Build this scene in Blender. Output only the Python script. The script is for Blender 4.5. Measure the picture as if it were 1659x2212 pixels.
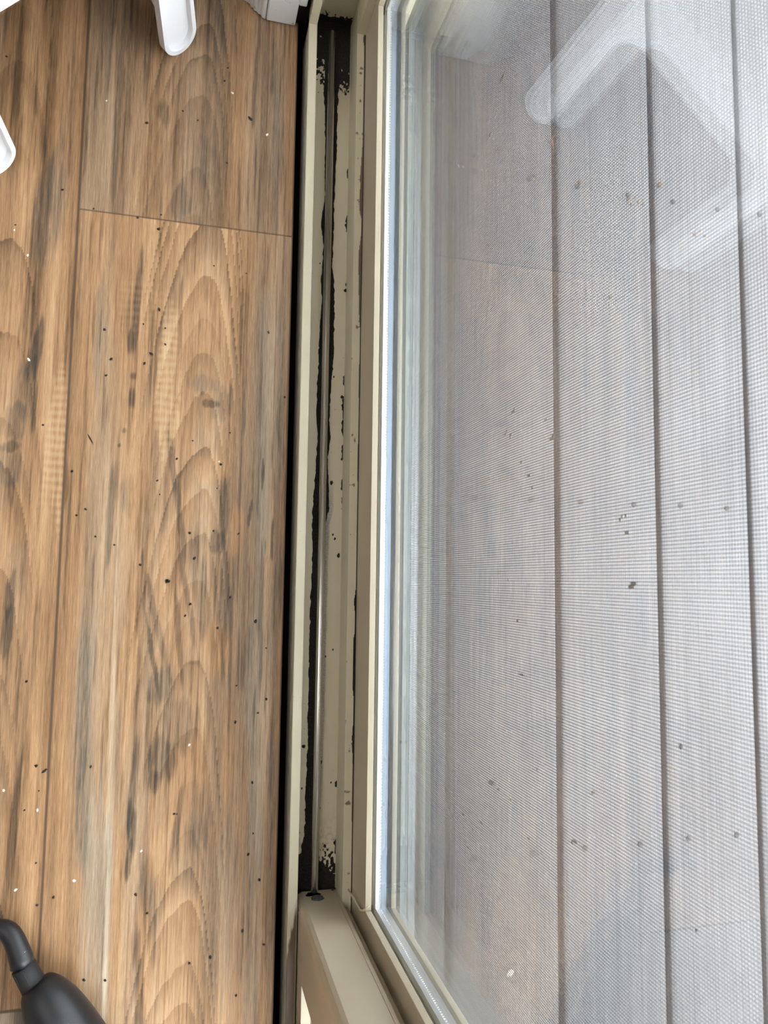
import bpy, bmesh, math, random
import numpy as np
from mathutils import Matrix, Vector

S = bpy.context.scene
for o in list(bpy.data.objects):
    bpy.data.objects.remove(o)

# ------------------------------------------------------------------ camera
EYE = 0.82                                   # camera height above the wooden floor
FPX, CX, CY = 1600.0, 829.5, 1106.0
ROT = np.array([[0.9669, 0.0361, 0.2527], [0.0129, -0.9956, 0.0930], [0.2549, -0.0867, -0.9631]])
cam = bpy.data.cameras.new('camera')
cam_ob = bpy.data.objects.new('camera', cam)
S.collection.objects.link(cam_ob)
cam.sensor_fit = 'VERTICAL'
cam.sensor_height = 9.8
cam.lens = FPX / 2212 * 9.8
cam.clip_start = 0.01
cam.dof.use_dof = True
cam.dof.focus_distance = 0.68
cam.dof.aperture_fstop = 2.9
m = Matrix.Identity(4)
for i in range(3):
    m[i][0] = ROT[i][0]; m[i][1] = -ROT[i][1]; m[i][2] = -ROT[i][2]
m[2][3] = EYE
cam_ob.matrix_world = m
S.camera = cam_ob

# ------------------------------------------------------------------ world, fill light, exposure
W = bpy.data.worlds.new('overcast_sky')
S.world = W
W.use_nodes = True
bg = W.node_tree.nodes['Background']
bg.inputs[0].default_value = (0.955, 0.965, 1.0, 1)
bg.inputs[1].default_value = 10.6


def area(name, loc, rot, sx, sy, power, col):
    l = bpy.data.lights.new(name, 'AREA')
    l.shape = 'RECTANGLE'; l.size = sx; l.size_y = sy
    l.energy = power; l.color = col
    o = bpy.data.objects.new(name, l)
    o.location = loc; o.rotation_euler = rot
    S.collection.objects.link(o)
    return o


area('interior_fill_light', (-1.0, 0.35, 2.36), (0, 0, 0), 1.3, 1.3, 12, (1.0, 0.95, 0.88))  # unseen area light added overhead to fill the interior
S.view_settings.view_transform = 'Standard'
S.view_settings.look = 'None'
S.view_settings.gamma = 1
S.view_settings.use_curve_mapping = False
S.view_settings.exposure = 0.38
S.cycles.transparent_max_bounces = 24
S.cycles.max_bounces = 10


# ------------------------------------------------------------------ helpers
def at(px, py, z=0.0):
    """point on the horizontal plane z seen at that place of the photograph"""
    r = ROT @ np.array([px - CX, py - CY, FPX])
    t = (z - EYE) / r[2]
    return np.array([r[0] * t, r[1] * t, z])


def tag(o, label=None, cat=None, group=None, kind=None):
    if label: o['label'] = label
    if cat: o['category'] = cat
    if group: o['group'] = group
    if kind: o['kind'] = kind
    return o


def empty(name, loc, rz=0.0):
    o = bpy.data.objects.new(name, None)
    o.location = loc; o.rotation_euler = (0, 0, rz)
    o.empty_display_size = 0.05
    S.collection.objects.link(o)
    return o


def origin(p):
    v = Vector((0, 0, 0))
    while p is not None:
        v = v + Vector(p.location); p = p.parent
    return v


def link(name, me, mat, parent=None, local=False, smooth=False):
    o = bpy.data.objects.new(name, me)
    S.collection.objects.link(o)
    if mat: me.materials.append(mat)
    if parent is not None:
        if not local:
            me.transform(Matrix.Translation(-origin(parent)))
        o.parent = parent
    if smooth:
        me.shade_smooth()
    return o


def bm_obj(name, bm, mat, parent=None, local=False, smooth=False):
    bmesh.ops.recalc_face_normals(bm, faces=bm.faces)
    me = bpy.data.meshes.new(name)
    bm.to_mesh(me); bm.free()
    return link(name, me, mat, parent, local, smooth)


def add_box(bm, x0, x1, y0, y1, z0, z1, bev=0.0):
    g = bmesh.ops.create_cube(bm, size=1)
    vs = g['verts']
    for v in vs:
        v.co = Vector(((x0 + x1) / 2 + v.co.x * (x1 - x0), (y0 + y1) / 2 + v.co.y * (y1 - y0), (z0 + z1) / 2 + v.co.z * (z1 - z0)))
    if bev:
        es = list({e for v in vs for e in v.link_edges})
        bmesh.ops.bevel(bm, geom=es, offset=bev, segments=2, profile=0.5, affect='EDGES')


def box(name, x0, x1, y0, y1, z0, z1, mat, parent=None, bev=0.0):
    bm = bmesh.new()
    add_box(bm, x0, x1, y0, y1, z0, z1, bev)
    return bm_obj(name, bm, mat, parent)


def boxes(name, lst, mat, parent=None, bev=0.0):
    bm = bmesh.new()
    for b in lst: add_box(bm, *b, bev)
    return bm_obj(name, bm, mat, parent)


def add_prism(bm, pts, axis, a, b):
    """polygon pts swept from a to b along axis; pts are the two other coordinates in xyz order"""
    def mk(p, t):
        return {'x': (t, p[0], p[1]), 'y': (p[0], t, p[1]), 'z': (p[0], p[1], t)}[axis]
    A = [bm.verts.new(mk(p, a)) for p in pts]
    B = [bm.verts.new(mk(p, b)) for p in pts]
    n = len(pts)
    bm.faces.new(A); bm.faces.new(B[::-1])
    for i in range(n):
        bm.faces.new((A[i], B[i], B[(i + 1) % n], A[(i + 1) % n]))


def prism(name, pts, axis, a, b, mat, parent=None):
    bm = bmesh.new(); add_prism(bm, pts, axis, a, b)
    return bm_obj(name, bm, mat, parent)


def sweep(bm, path, radii, seg=24, flat=1.0):
    """tube with varying radius along a path of 3-D points"""
    rings = []
    path = [Vector(p) for p in path]
    for i, p in enumerate(path):
        d = (path[min(i + 1, len(path) - 1)] - path[max(i - 1, 0)]).normalized()
        side = d.cross(Vector((0, 0, 1)))
        if side.length < 1e-4: side = Vector((1, 0, 0))
        side.normalize(); up = side.cross(d).normalized()
        rings.append([bm.verts.new(p + side * (radii[i] * math.cos(t)) + up * (radii[i] * flat * math.sin(t)))
                      for t in [2 * math.pi * k / seg for k in range(seg)]])
    for a, b in zip(rings, rings[1:]):
        for k in range(seg):
            bm.faces.new((a[k], a[(k + 1) % seg], b[(k + 1) % seg], b[k]))
    bm.faces.new(rings[0]); bm.faces.new(rings[-1][::-1])


def grid_mesh(name, P, attrs):
    """P is (n,m,3); attrs maps a name to an (n,m) array"""
    n, mm = P.shape[:2]
    idx = np.arange(n * mm).reshape(n, mm)
    f = np.stack([idx[:-1, :-1], idx[1:, :-1], idx[1:, 1:], idx[:-1, 1:]], -1).reshape(-1, 4)
    me = bpy.data.meshes.new(name)
    me.vertices.add(n * mm)
    me.vertices.foreach_set('co', P.reshape(-1).astype(np.float32))
    me.loops.add(f.size); me.loops.foreach_set('vertex_index', f.reshape(-1).astype(np.int32))
    me.polygons.add(len(f))
    me.polygons.foreach_set('loop_start', np.arange(0, f.size, 4, dtype=np.int32))
    me.update(calc_edges=True)
    for k, v in attrs.items():
        a = me.attributes.new(k, 'FLOAT', 'POINT')
        a.data.foreach_set('value', v.reshape(-1).astype(np.float32))
    me.validate()
    return me


def hsh(ix, iy, s):
    h = np.sin(ix * 127.1 + iy * 311.7 + s * 74.7) * 43758.5453
    return h - np.floor(h)


def vnoise(x, y, s=0):
    ix, iy = np.floor(x), np.floor(y)
    fx, fy = x - ix, y - iy
    fx = fx * fx * (3 - 2 * fx); fy = fy * fy * (3 - 2 * fy)
    a = hsh(ix, iy, s); b = hsh(ix + 1, iy, s); c = hsh(ix, iy + 1, s); d = hsh(ix + 1, iy + 1, s)
    return (a + (b - a) * fx) * (1 - fy) + (c + (d - c) * fx) * fy


def fbm(x, y, s=0, o=4):
    r, a, t = 0, 1.0, 0
    for k in range(o):
        r = r + a * vnoise(x * 2 ** k, y * 2 ** k, s + 13 * k); t += a; a *= 0.5
    return r / t


def sstep(a, b, x):
    t = np.clip((x - a) / (b - a), 0, 1)
    return t * t * (3 - 2 * t)


# ------------------------------------------------------------------ material helpers
class NT:
    def __init__(s, name):
        s.m = bpy.data.materials.new(name); s.m.use_nodes = True
        s.t = s.m.node_tree; s.n = s.t.nodes
        s.b = s.n['Principled BSDF']; s.out = s.n['Material Output']

    def new(s, kind, **kw):
        nd = s.n.new(kind)
        for k, v in kw.items(): setattr(nd, k, v)
        return nd

    def lk(s, a, b): s.t.links.new(a, b)

    def val(s, sock, v):
        if hasattr(v, 'type') and hasattr(v, 'is_linked'): s.lk(v, sock)
        else: sock.default_value = v

    def math(s, op, a, b=0.0, clamp=False):
        nd = s.new('ShaderNodeMath', operation=op); nd.use_clamp = clamp
        s.val(nd.inputs[0], a); s.val(nd.inputs[1], b)
        return nd.outputs[0]

    def coords(s, scale=(1, 1, 1)):
        tc = s.new('ShaderNodeTexCoord'); mp = s.new('ShaderNodeMapping')
        mp.inputs['Scale'].default_value = scale
        s.lk(tc.outputs['Object'], mp.inputs[0])
        return mp.outputs[0]

    def noise(s, scale=(1, 1, 1), sc=5.0, detail=3.0, rough=0.5, dist=0.0):
        nd = s.new('ShaderNodeTexNoise')
        nd.inputs['Scale'].default_value = sc; nd.inputs['Detail'].default_value = detail
        nd.inputs['Roughness'].default_value = rough; nd.inputs['Distortion'].default_value = dist
        s.lk(s.coords(scale), nd.inputs['Vector'])
        return nd.outputs[0]

    def ramp(s, fac, stops, interp='LINEAR'):
        nd = s.new('ShaderNodeValToRGB'); cr = nd.color_ramp; cr.interpolation = interp
        while len(cr.elements) < len(stops): cr.elements.new(0.5)
        for e, (p, c) in zip(cr.elements, stops):
            e.position = p; e.color = (*c, 1) if len(c) == 3 else c
        s.lk(fac, nd.inputs[0])
        return nd.outputs[0]

    def mix(s, fac, a, b, mode='MIX'):
        nd = s.new('ShaderNodeMix', data_type='RGBA', blend_type=mode)
        s.val(nd.inputs[0], fac)
        s.val(nd.inputs[6], (*a, 1) if isinstance(a, tuple) else a)
        s.val(nd.inputs[7], (*b, 1) if isinstance(b, tuple) else b)
        return nd.outputs[2]

    def attr(s, name):
        nd = s.new('ShaderNodeAttribute', attribute_name=name)
        return nd.outputs['Fac']

    def bump(s, h, strength, dist):
        nd = s.new('ShaderNodeBump')
        nd.inputs['Strength'].default_value = strength; nd.inputs['Distance'].default_value = dist
        s.lk(h, nd.inputs['Height']); s.lk(nd.outputs[0], s.b.inputs['Normal'])

    def fin(s, col, rough=0.5, metal=0.0, spec=0.5):
        s.val(s.b.inputs['Base Color'], (*col, 1) if isinstance(col, tuple) else col)
        s.val(s.b.inputs['Roughness'], rough)
        s.val(s.b.inputs['Metallic'], metal)
        s.b.inputs['Specular IOR Level'].default_value = spec
        return s.m


def paint(name, col, dirt=(0.10, 0.08, 0.05), amount=0.35, rough=0.38, sc=60.0, thr=0.68):
    t = NT(name)
    n1 = t.noise(sc=sc, detail=6, rough=0.6)
    f = t.ramp(n1, [(thr, (0, 0, 0)), (thr + 0.08, (1, 1, 1))])
    n2 = t.noise(sc=7, detail=2)
    base = t.mix(t.math('MULTIPLY', n2, 0.25), col, tuple(c * 0.8 for c in col))
    c = t.mix(t.math('MULTIPLY', f, amount), base, dirt)
    return t.fin(c, rough)


CREAM = (0.70, 0.64, 0.49)
M = {}
M['cream'] = paint('cream_paint', CREAM)
M['stile'] = paint('door_paint', (0.50, 0.44, 0.335), amount=0.25, thr=0.72, rough=0.33)
M['white_trim'] = paint('white_gloss_paint', (0.72, 0.72, 0.73), dirt=(0.16, 0.08, 0.035), amount=0.75, sc=90, thr=0.63, rough=0.4)
M['wall'] = paint('wall_paint', (0.50, 0.48, 0.45), amount=0.0, rough=0.8)
M['ceiling'] = paint('ceiling_paint', (0.62, 0.62, 0.60), amount=0.0, rough=0.9)
M['white_plastic'] = paint('white_plastic', (0.74, 0.74, 0.77), dirt=(0.35, 0.29, 0.2), amount=0.5, sc=45, thr=0.70, rough=0.35)

t = NT('black_void'); M['void'] = t.fin((0.012, 0.010, 0.009), 0.9, spec=0.1)
t = NT('steel_rail')
M['steel'] = t.fin(t.ramp(t.noise((40, 3, 40), 1.0, 4), [(0.30, (0.38, 0.34, 0.32)), (0.62, (0.80, 0.79, 0.78))]), 0.24, 0.95)
t = NT('spacer_aluminium'); M['alu'] = t.fin((0.93, 0.95, 0.98), 0.42, 1.0)
t = NT('spacer_reflection_tint'); M['alu_reflection'] = t.fin((0.30, 0.37, 0.47), 0.5, 0.9)  # grey-blue reflection put into the base colour of this half
t = NT('outer_aluminium'); M['outer'] = t.fin(t.mix(t.noise(sc=60, detail=5), (0.62, 0.65, 0.68), (0.80, 0.82, 0.84)), 0.4, 0.55)
t = NT('dusty_aluminium'); M['dusty'] = t.fin(t.mix(t.noise((1, 0.3, 1), 120, 6), (0.16, 0.19, 0.21), (0.33, 0.37, 0.39)), 0.6, 0.2)
t = NT('silicone'); M['sill_out'] = paint('weathered_sill_paint', (0.27, 0.27, 0.245), amount=0.5, thr=0.6)
M['seal'] = t.fin((0.10, 0.11, 0.12), 0.4)
t = NT('black_plastic')
t.bump(t.noise(sc=1500, detail=3), 0.15, 0.0003)
sp = t.ramp(t.noise(sc=330, detail=2), [(0.765, (0.010, 0.0105, 0.014)), (0.80, (0.40, 0.40, 0.38))])
M['black'] = t.fin(sp, 0.42)
t = NT('black_rubber'); M['rubber'] = t.fin((0.010, 0.010, 0.012), 0.6)
t = NT('corroded_metal'); M['corroded'] = t.fin(t.mix(t.noise(sc=500, detail=5), (0.03, 0.028, 0.026), (0.16, 0.17, 0.19)), 0.65, 0.3)
t = NT('crumb_black'); M['crumb'] = t.fin((0.014, 0.012, 0.010), 0.7)
t = NT('crumb_white'); M['chip'] = t.fin((0.82, 0.80, 0.74), 0.6)
t = NT('dry_leaf'); M['leaf'] = t.fin((0.22, 0.085, 0.03), 0.7)
t = NT('tan_crumb'); M['tan'] = t.fin((0.13, 0.080, 0.042), 0.8)
t = NT('screen_thread'); M['thread'] = t.fin((0.042, 0.040, 0.047), 0.7, spec=0.2)
t = NT('screen_lint'); M['lint'] = t.fin((0.22, 0.22, 0.225), 0.9)
t = NT('galvanised_screw'); M['screw'] = t.fin((0.055, 0.055, 0.055), 0.6, 0.3)


def glass_mat(name, haze):
    t = NT(name)
    geo = t.new('ShaderNodeNewGeometry')
    dot = t.new('ShaderNodeVectorMath', operation='DOT_PRODUCT')
    t.lk(geo.outputs['Normal'], dot.inputs[0]); t.lk(geo.outputs['Incoming'], dot.inputs[1])
    c = t.math('SUBTRACT', 1.0, t.math('ABSOLUTE', dot.outputs['Value']))
    f = t.math('ADD', 0.034, t.math('MULTIPLY', t.math('POWER', c, 5.0), 0.80), True)     # low-reflection coated glass
    tr = t.new('ShaderNodeBsdfTransparent'); tr.inputs[0].default_value = (0.975, 0.99, 0.985, 1)
    gl = t.new('ShaderNodeBsdfGlossy'); gl.inputs['Roughness'].default_value = 0.0
    gl.inputs[0].default_value = (1, 1, 1, 1)
    df = t.new('ShaderNodeBsdfDiffuse'); df.inputs[0].default_value = (0.62, 0.64, 0.64, 1)
    n = t.noise((1, 1, 0.35), 22, 6, 0.65)
    h = t.math('MULTIPLY', t.ramp(n, [(0.42, (0.25, 0.25, 0.25)), (0.75, (1, 1, 1))]), haze)
    m1 = t.new('ShaderNodeMixShader'); t.lk(h, m1.inputs[0]); t.lk(tr.outputs[0], m1.inputs[1]); t.lk(df.outputs[0], m1.inputs[2])
    m2 = t.new('ShaderNodeMixShader'); t.lk(f, m2.inputs[0]); t.lk(m1.outputs[0], m2.inputs[1]); t.lk(gl.outputs[0], m2.inputs[2])
    t.lk(m2.outputs[0], t.out.inputs['Surface'])
    return t.m


M['glass'] = glass_mat('dusty_window_glass', 0.006)

# sill paint: grey-cream enamel, black mould and grey lint given by attributes
t = NT('mouldy_cream_paint')
mo, du, br = t.attr('mould'), t.attr('dust'), t.attr('rust')
n = t.noise(sc=900, detail=4, rough=0.7)
base = t.mix(t.math('MULTIPLY', t.noise(sc=9, detail=3), 0.5), CREAM, (0.60, 0.55, 0.43))
spk = t.ramp(t.noise(sc=330, detail=4, rough=0.65), [(0.70, (0, 0, 0)), (0.73, (1, 1, 1))])
base = t.mix(t.math('MULTIPLY', spk, 0.8), base, (0.04, 0.03, 0.02))
base = t.mix(br, base, t.mix(n, (0.05, 0.032, 0.02), (0.17, 0.10, 0.055)))
fz = t.math('MULTIPLY', du, t.ramp(n, [(0.40, (0.45, 0.45, 0.45)), (0.52, (1, 1, 1))]))
base = t.mix(fz, base, t.ramp(n, [(0.42, (0.10, 0.095, 0.09)), (0.58, (0.62, 0.60, 0.57))]))
mm_ = t.ramp(t.math('ADD', mo, t.math('MULTIPLY', t.math('SUBTRACT', n, 0.5), 0.45)), [(0.47, (0, 0, 0)), (0.53, (1, 1, 1))])
col = t.mix(mm_, base, t.ramp(t.noise(sc=520, detail=5, rough=0.7), [(0.40, (0.004, 0.004, 0.004)), (0.62, (0.022, 0.018, 0.015)), (0.80, (0.075, 0.065, 0.05))]))
t.bump(t.math('MULTIPLY', mm_, n), 0.5, 0.0012)
M['mould'] = t.fin(col, t.math('ADD', 0.36, t.math('MULTIPLY', mm_, 0.45)))

# wood floor: tone fields per plank in attributes, fibres in nodes
t = NT('wood_plank_vinyl')
tone, ring, grey, fid = t.attr('tone'), t.attr('ring'), t.attr('grey'), t.attr('fiddle')
fib = t.noise((420, 9, 1), 1.0, 6, 0.62)
fib2 = t.noise((1900, 55, 1), 1.0, 4, 0.7)
v = t.math('ADD', tone, t.math('MULTIPLY', t.math('SUBTRACT', fib, 0.5), 0.60))
v = t.math('ADD', v, t.math('MULTIPLY', t.math('SUBTRACT', fib2, 0.5), 0.75))
wood = t.ramp(v, [(0.0, (0.050, 0.028, 0.014)), (0.22, (0.135, 0.078, 0.038)), (0.45, (0.275, 0.150, 0.072)),
                  (0.65, (0.425, 0.247, 0.127)), (0.85, (0.56, 0.365, 0.21)), (1.0, (0.64, 0.50, 0.33))])
greyc = t.ramp(v, [(0.0, (0.045, 0.036, 0.028)), (0.35, (0.145, 0.113, 0.082)), (0.7, (0.39, 0.30, 0.215)), (1.0, (0.58, 0.48, 0.37))])
c = t.mix(grey, wood, greyc)
wv = t.new('ShaderNodeTexWave', wave_type='BANDS', bands_direction='Y')
wv.inputs['Scale'].default_value = 36; wv.inputs['Distortion'].default_value = 3.0; wv.inputs['Detail'].default_value = 2
t.lk(t.coords((1, 1, 1)), wv.inputs['Vector'])
c = t.mix(t.math('MULTIPLY', t.math('MULTIPLY', wv.outputs['Fac'], fid), 0.30), c, (0.62, 0.46, 0.27))
c = t.mix(ring, c, (0.085, 0.052, 0.030))
t.bump(fib2, 0.25, 0.0004)
M['wood'] = t.fin(c, 0.5, spec=0.35)

# weathered composite deck board
t = NT('grey_deck_board')
g1 = t.noise((170, 2.0, 1), 1.0, 5, 0.6); g2 = t.noise((900, 8, 1), 1.0, 3, 0.5); g3 = t.noise((3, 2, 1), 3.0, 4, 0.6)
v = t.math('ADD', t.math('MULTIPLY', g1, 0.5), t.math('ADD', t.math('MULTIPLY', g2, 0.2), t.math('MULTIPLY', g3, 0.3)))
c = t.ramp(v, [(0.30, (0.078, 0.075, 0.079)), (0.5, (0.128, 0.124, 0.131)), (0.70, (0.178, 0.174, 0.182))])
stn = t.ramp(t.noise((1, 1, 1), 9, 5, 0.65), [(0.62, (0, 0, 0)), (0.78, (1, 1, 1))])
c = t.mix(t.math('MULTIPLY', stn, 0.5), c, (0.155, 0.12, 0.085))
gl_ = t.ramp(t.noise((260, 0.9, 1), 1.0, 2, 0.4), [(0.30, (1, 1, 1)), (0.36, (0, 0, 0))])
c = t.mix(t.math('MULTIPLY', gl_, 0.5), c, (0.06, 0.057, 0.060))
t.bump(g2, 0.35, 0.0006)
M['deck'] = t.fin(c, 0.62)

# ------------------------------------------------------------------ the room shell
YA, YB = 0.6445, -1.080          # clear opening of the door frame along the wall
ZH = 2.02                        # underside of the frame head


def floor():
    # fine grid where the camera looks, widening steps beyond
    xs = np.concatenate([np.linspace(-2.6, -0.30, 40)[:-1], np.arange(-0.30, 0.1024, 0.0013), [0.1024]])
    ys = np.concatenate([np.linspace(-1.9, -0.50, 30)[:-1], np.arange(-0.50, 0.70, 0.0014), np.linspace(0.70, 1.9, 26)[1:]])
    X, Y = np.meshgrid(xs, ys, indexing='ij')
    J = -0.1277; PW = 0.2300
    col = np.floor((X - J) / PW)
    offs = np.where(col == 0, 0.393, np.where(col == -1, -0.4166, 0.393 - 0.41 * col))
    row = np.floor((Y - offs) / 1.22)
    lx = (X - J) - col * PW
    ly = (Y - offs) - row * 1.22
    seed = col * 7.3 + row * 3.1
    # generic straight grain with a wandering cathedral
    t0 = fbm(X * 60 + seed, Y * 2.0, 3, 4)
    tone = 0.50 + 0.50 * (t0 - 0.5) + 0.20 * (fbm(X * 150 + seed, Y * 3.0, 4, 3) - 0.5)
    grey = np.clip((fbm(X * 30 + seed * 2, Y * 1.6, 9, 4) - 0.47) * 3.0, 0, 0.75)
    fid = np.zeros_like(X)
    ring = np.zeros_like(X)

    def world(px, py):
        p = at(px, py); return p[0], p[1]

    def arch(mask, cx_top, cx_bot, ytop, ybot, a, p, freq, amp, sd, dark):
        nonlocal tone, grey, ring
        x0, y0 = world(cx_top, ytop); x1, y1 = world(cx_bot, ybot)
        cxl = x0 + (x1 - x0) * (Y - y0) / (y1 - y0)
        dxs = X - cxl + 0.004 * (fbm(X * 0, Y * 7, sd + 9, 2) - 0.5)
        dx = np.abs(dxs) * (1 + 0.30 * np.sign(dxs))
        wob = 0.007 * (fbm(X * 260, Y * 10, sd, 3) - 0.5) + 0.030 * (fbm(X * 26, Y * 7, sd + 5, 3) - 0.5)
        f = Y + a * dx ** p + wob
        ph = f * freq + 2.2 * fbm(f * 9, f * 0 + 3.3, sd + 2, 3)
        r = ph - np.floor(ph); k = hsh(np.floor(ph), 0 * ph, sd)
        lim = sstep(0.058, 0.030, dx) * (0.35 + 0.65 * sstep(0.30, 0.62, fbm(X * 9, Y * 6, sd + 4, 2)))
        band = (r ** 1.5 - 0.35) * amp * (0.1 + 1.1 * k) * lim
        edge = np.exp(-((r - 0.95) / 0.035) ** 2) * (k > 0.55) * dark * lim
        tone = np.where(mask, tone - band, tone)
        grey = np.where(mask, np.clip(grey + 0.55 * (k - 0.5) * (r > 0.35) * lim, 0, 0.9), grey)
        fade = fbm(X * 60, Y * 16, sd + 8, 2)
        ring = np.where(mask, np.maximum(ring, edge * sstep(0.35, 0.65, fade)), ring)

    B = (col == 0) & (row == 0); C = (col == 0) & (row == -1)
    A = (col == -1) & (row == 0); D = (col == -1) & (row == -1)
    arch(B, 445, 415, 100, 600, 95.0, 2.0, 15, 0.24, 21, 0.35)
    arch(C, 458, 395, 620, 2150, 95.0, 2.0, 21, 0.40, 31, 0.85)
    arch(A, 40, -30, 250, 1500, 60.0, 2.0, 11, 0.32, 41, 0.5)

    def blob(px, py, rx, ry, dt, dg=0.0, tilt=0.0, rag=0.8, dr=0.0, mask=None, df=0.0):
        nonlocal tone, grey, ring, fid
        x0, y0 = world(px, py); rxw = rx / 1950.0; ryw = ry / 1950.0
        dy = Y - y0; dx = X - x0 - tilt * dy
        d = (dx / rxw) ** 2 + (dy / ryw) ** 2
        nz = fbm(X * 260, Y * 14, 50 + int(px), 4) - 0.5
        w = sstep(1.15, 0.35, d + rag * 2.6 * nz)
        if mask is not None: w = w * mask
        tone = tone + 0.78 * dt * w; grey = np.clip(grey + (0.62 if dg > 0 else 1.0) * dg * w, 0, 1); ring = np.maximum(ring, dr * w); fid = np.maximum(fid, df * w)

    # base tones of each plank
    tone = np.where(B, tone - 0.03, tone); tone = np.where(C, tone + 0.08, tone); tone = np.where(A, tone + 0.01, tone)
    grey = grey * np.where(C | A, 0.6, 1.0)
    tone = np.where(D, tone - 0.05, tone); grey = np.where(D, 0.9, grey)
    grey = np.where(B, grey * 0.5 + 0.12, grey)
    # plank A (left of the long joint)
    for b in [(100, 470, 34, 130, -0.16, 0.5, 0.10), (130, 400, 22, 120, -0.12, 0.4, 0), (150, 240, 16, 180, -0.10, 0.2, 0),
              (75, 760, 13, 70, -0.34, 0.5, 0.16), (30, 640, 22, 60, 0.02, -0.3, 0), (35, 910, 34, 40, -0.20, 0.5, 0.2),
              (20, 965, 22, 16, -0.34, 0.5, 0.4), (55, 840, 30, 60, -0.12, 0.35, 0.1), (15, 1010, 26, 40, -0.14, 0.4, 0),
              (35, 1120, 26, 60, 0.06, -0.5, 0), (12, 1370, 12, 60, -0.3, 0.4, 0.12), (20, 1290, 10, 50, -0.25, 0.3, 0.1),
              (140, 1200, 7, 190, -0.15, 0.2, 0.03), (166, 700, 8, 150, -0.2, 0.3, 0), (110, 1150, 34, 130, 0.06, -0.3, 0),
              (60, 1500, 8, 240, -0.2, 0.2, 0.05), (30, 1800, 9, 240, -0.22, 0.2, 0.08), (95, 1600, 7, 260, -0.12, 0.1, 0.05),
              (80, 1800, 50, 220, 0.04, -0.4, 0), (30, 150, 40, 160, -0.05, -0.2, 0), (175, 1000, 8, 130, -0.14, 0.1, 0)]:
        blob(*b, mask=A)
    blob(135, 980, 34, 190, 0.10, -0.1, 0.03, mask=A, df=1.0)
    # plank B (upper right)
    for b in [(352, 242, 14, 34, -0.20, 0.3, -0.1), (385, 440, 22, 50, -0.18, 0.5, 0), (368, 560, 30, 18, -0.22, 0.5, 0.2),
              (325, 540, 18, 50, -0.14, 0.4, 0.1), (255, 250, 9, 250, -0.14, 0.2, 0), (236, 120, 8, 200, -0.14, 0.2, 0),
              (480, 60, 60, 80, -0.05, 0.1, 0), (440, 350, 28, 60, -0.08, 0.2, 0), (560, 300, 40, 300, 0.03, 0.4, 0),
              (600, 300, 12, 320, -0.10, 0.5, 0)]:
        blob(*b, mask=B)
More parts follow.
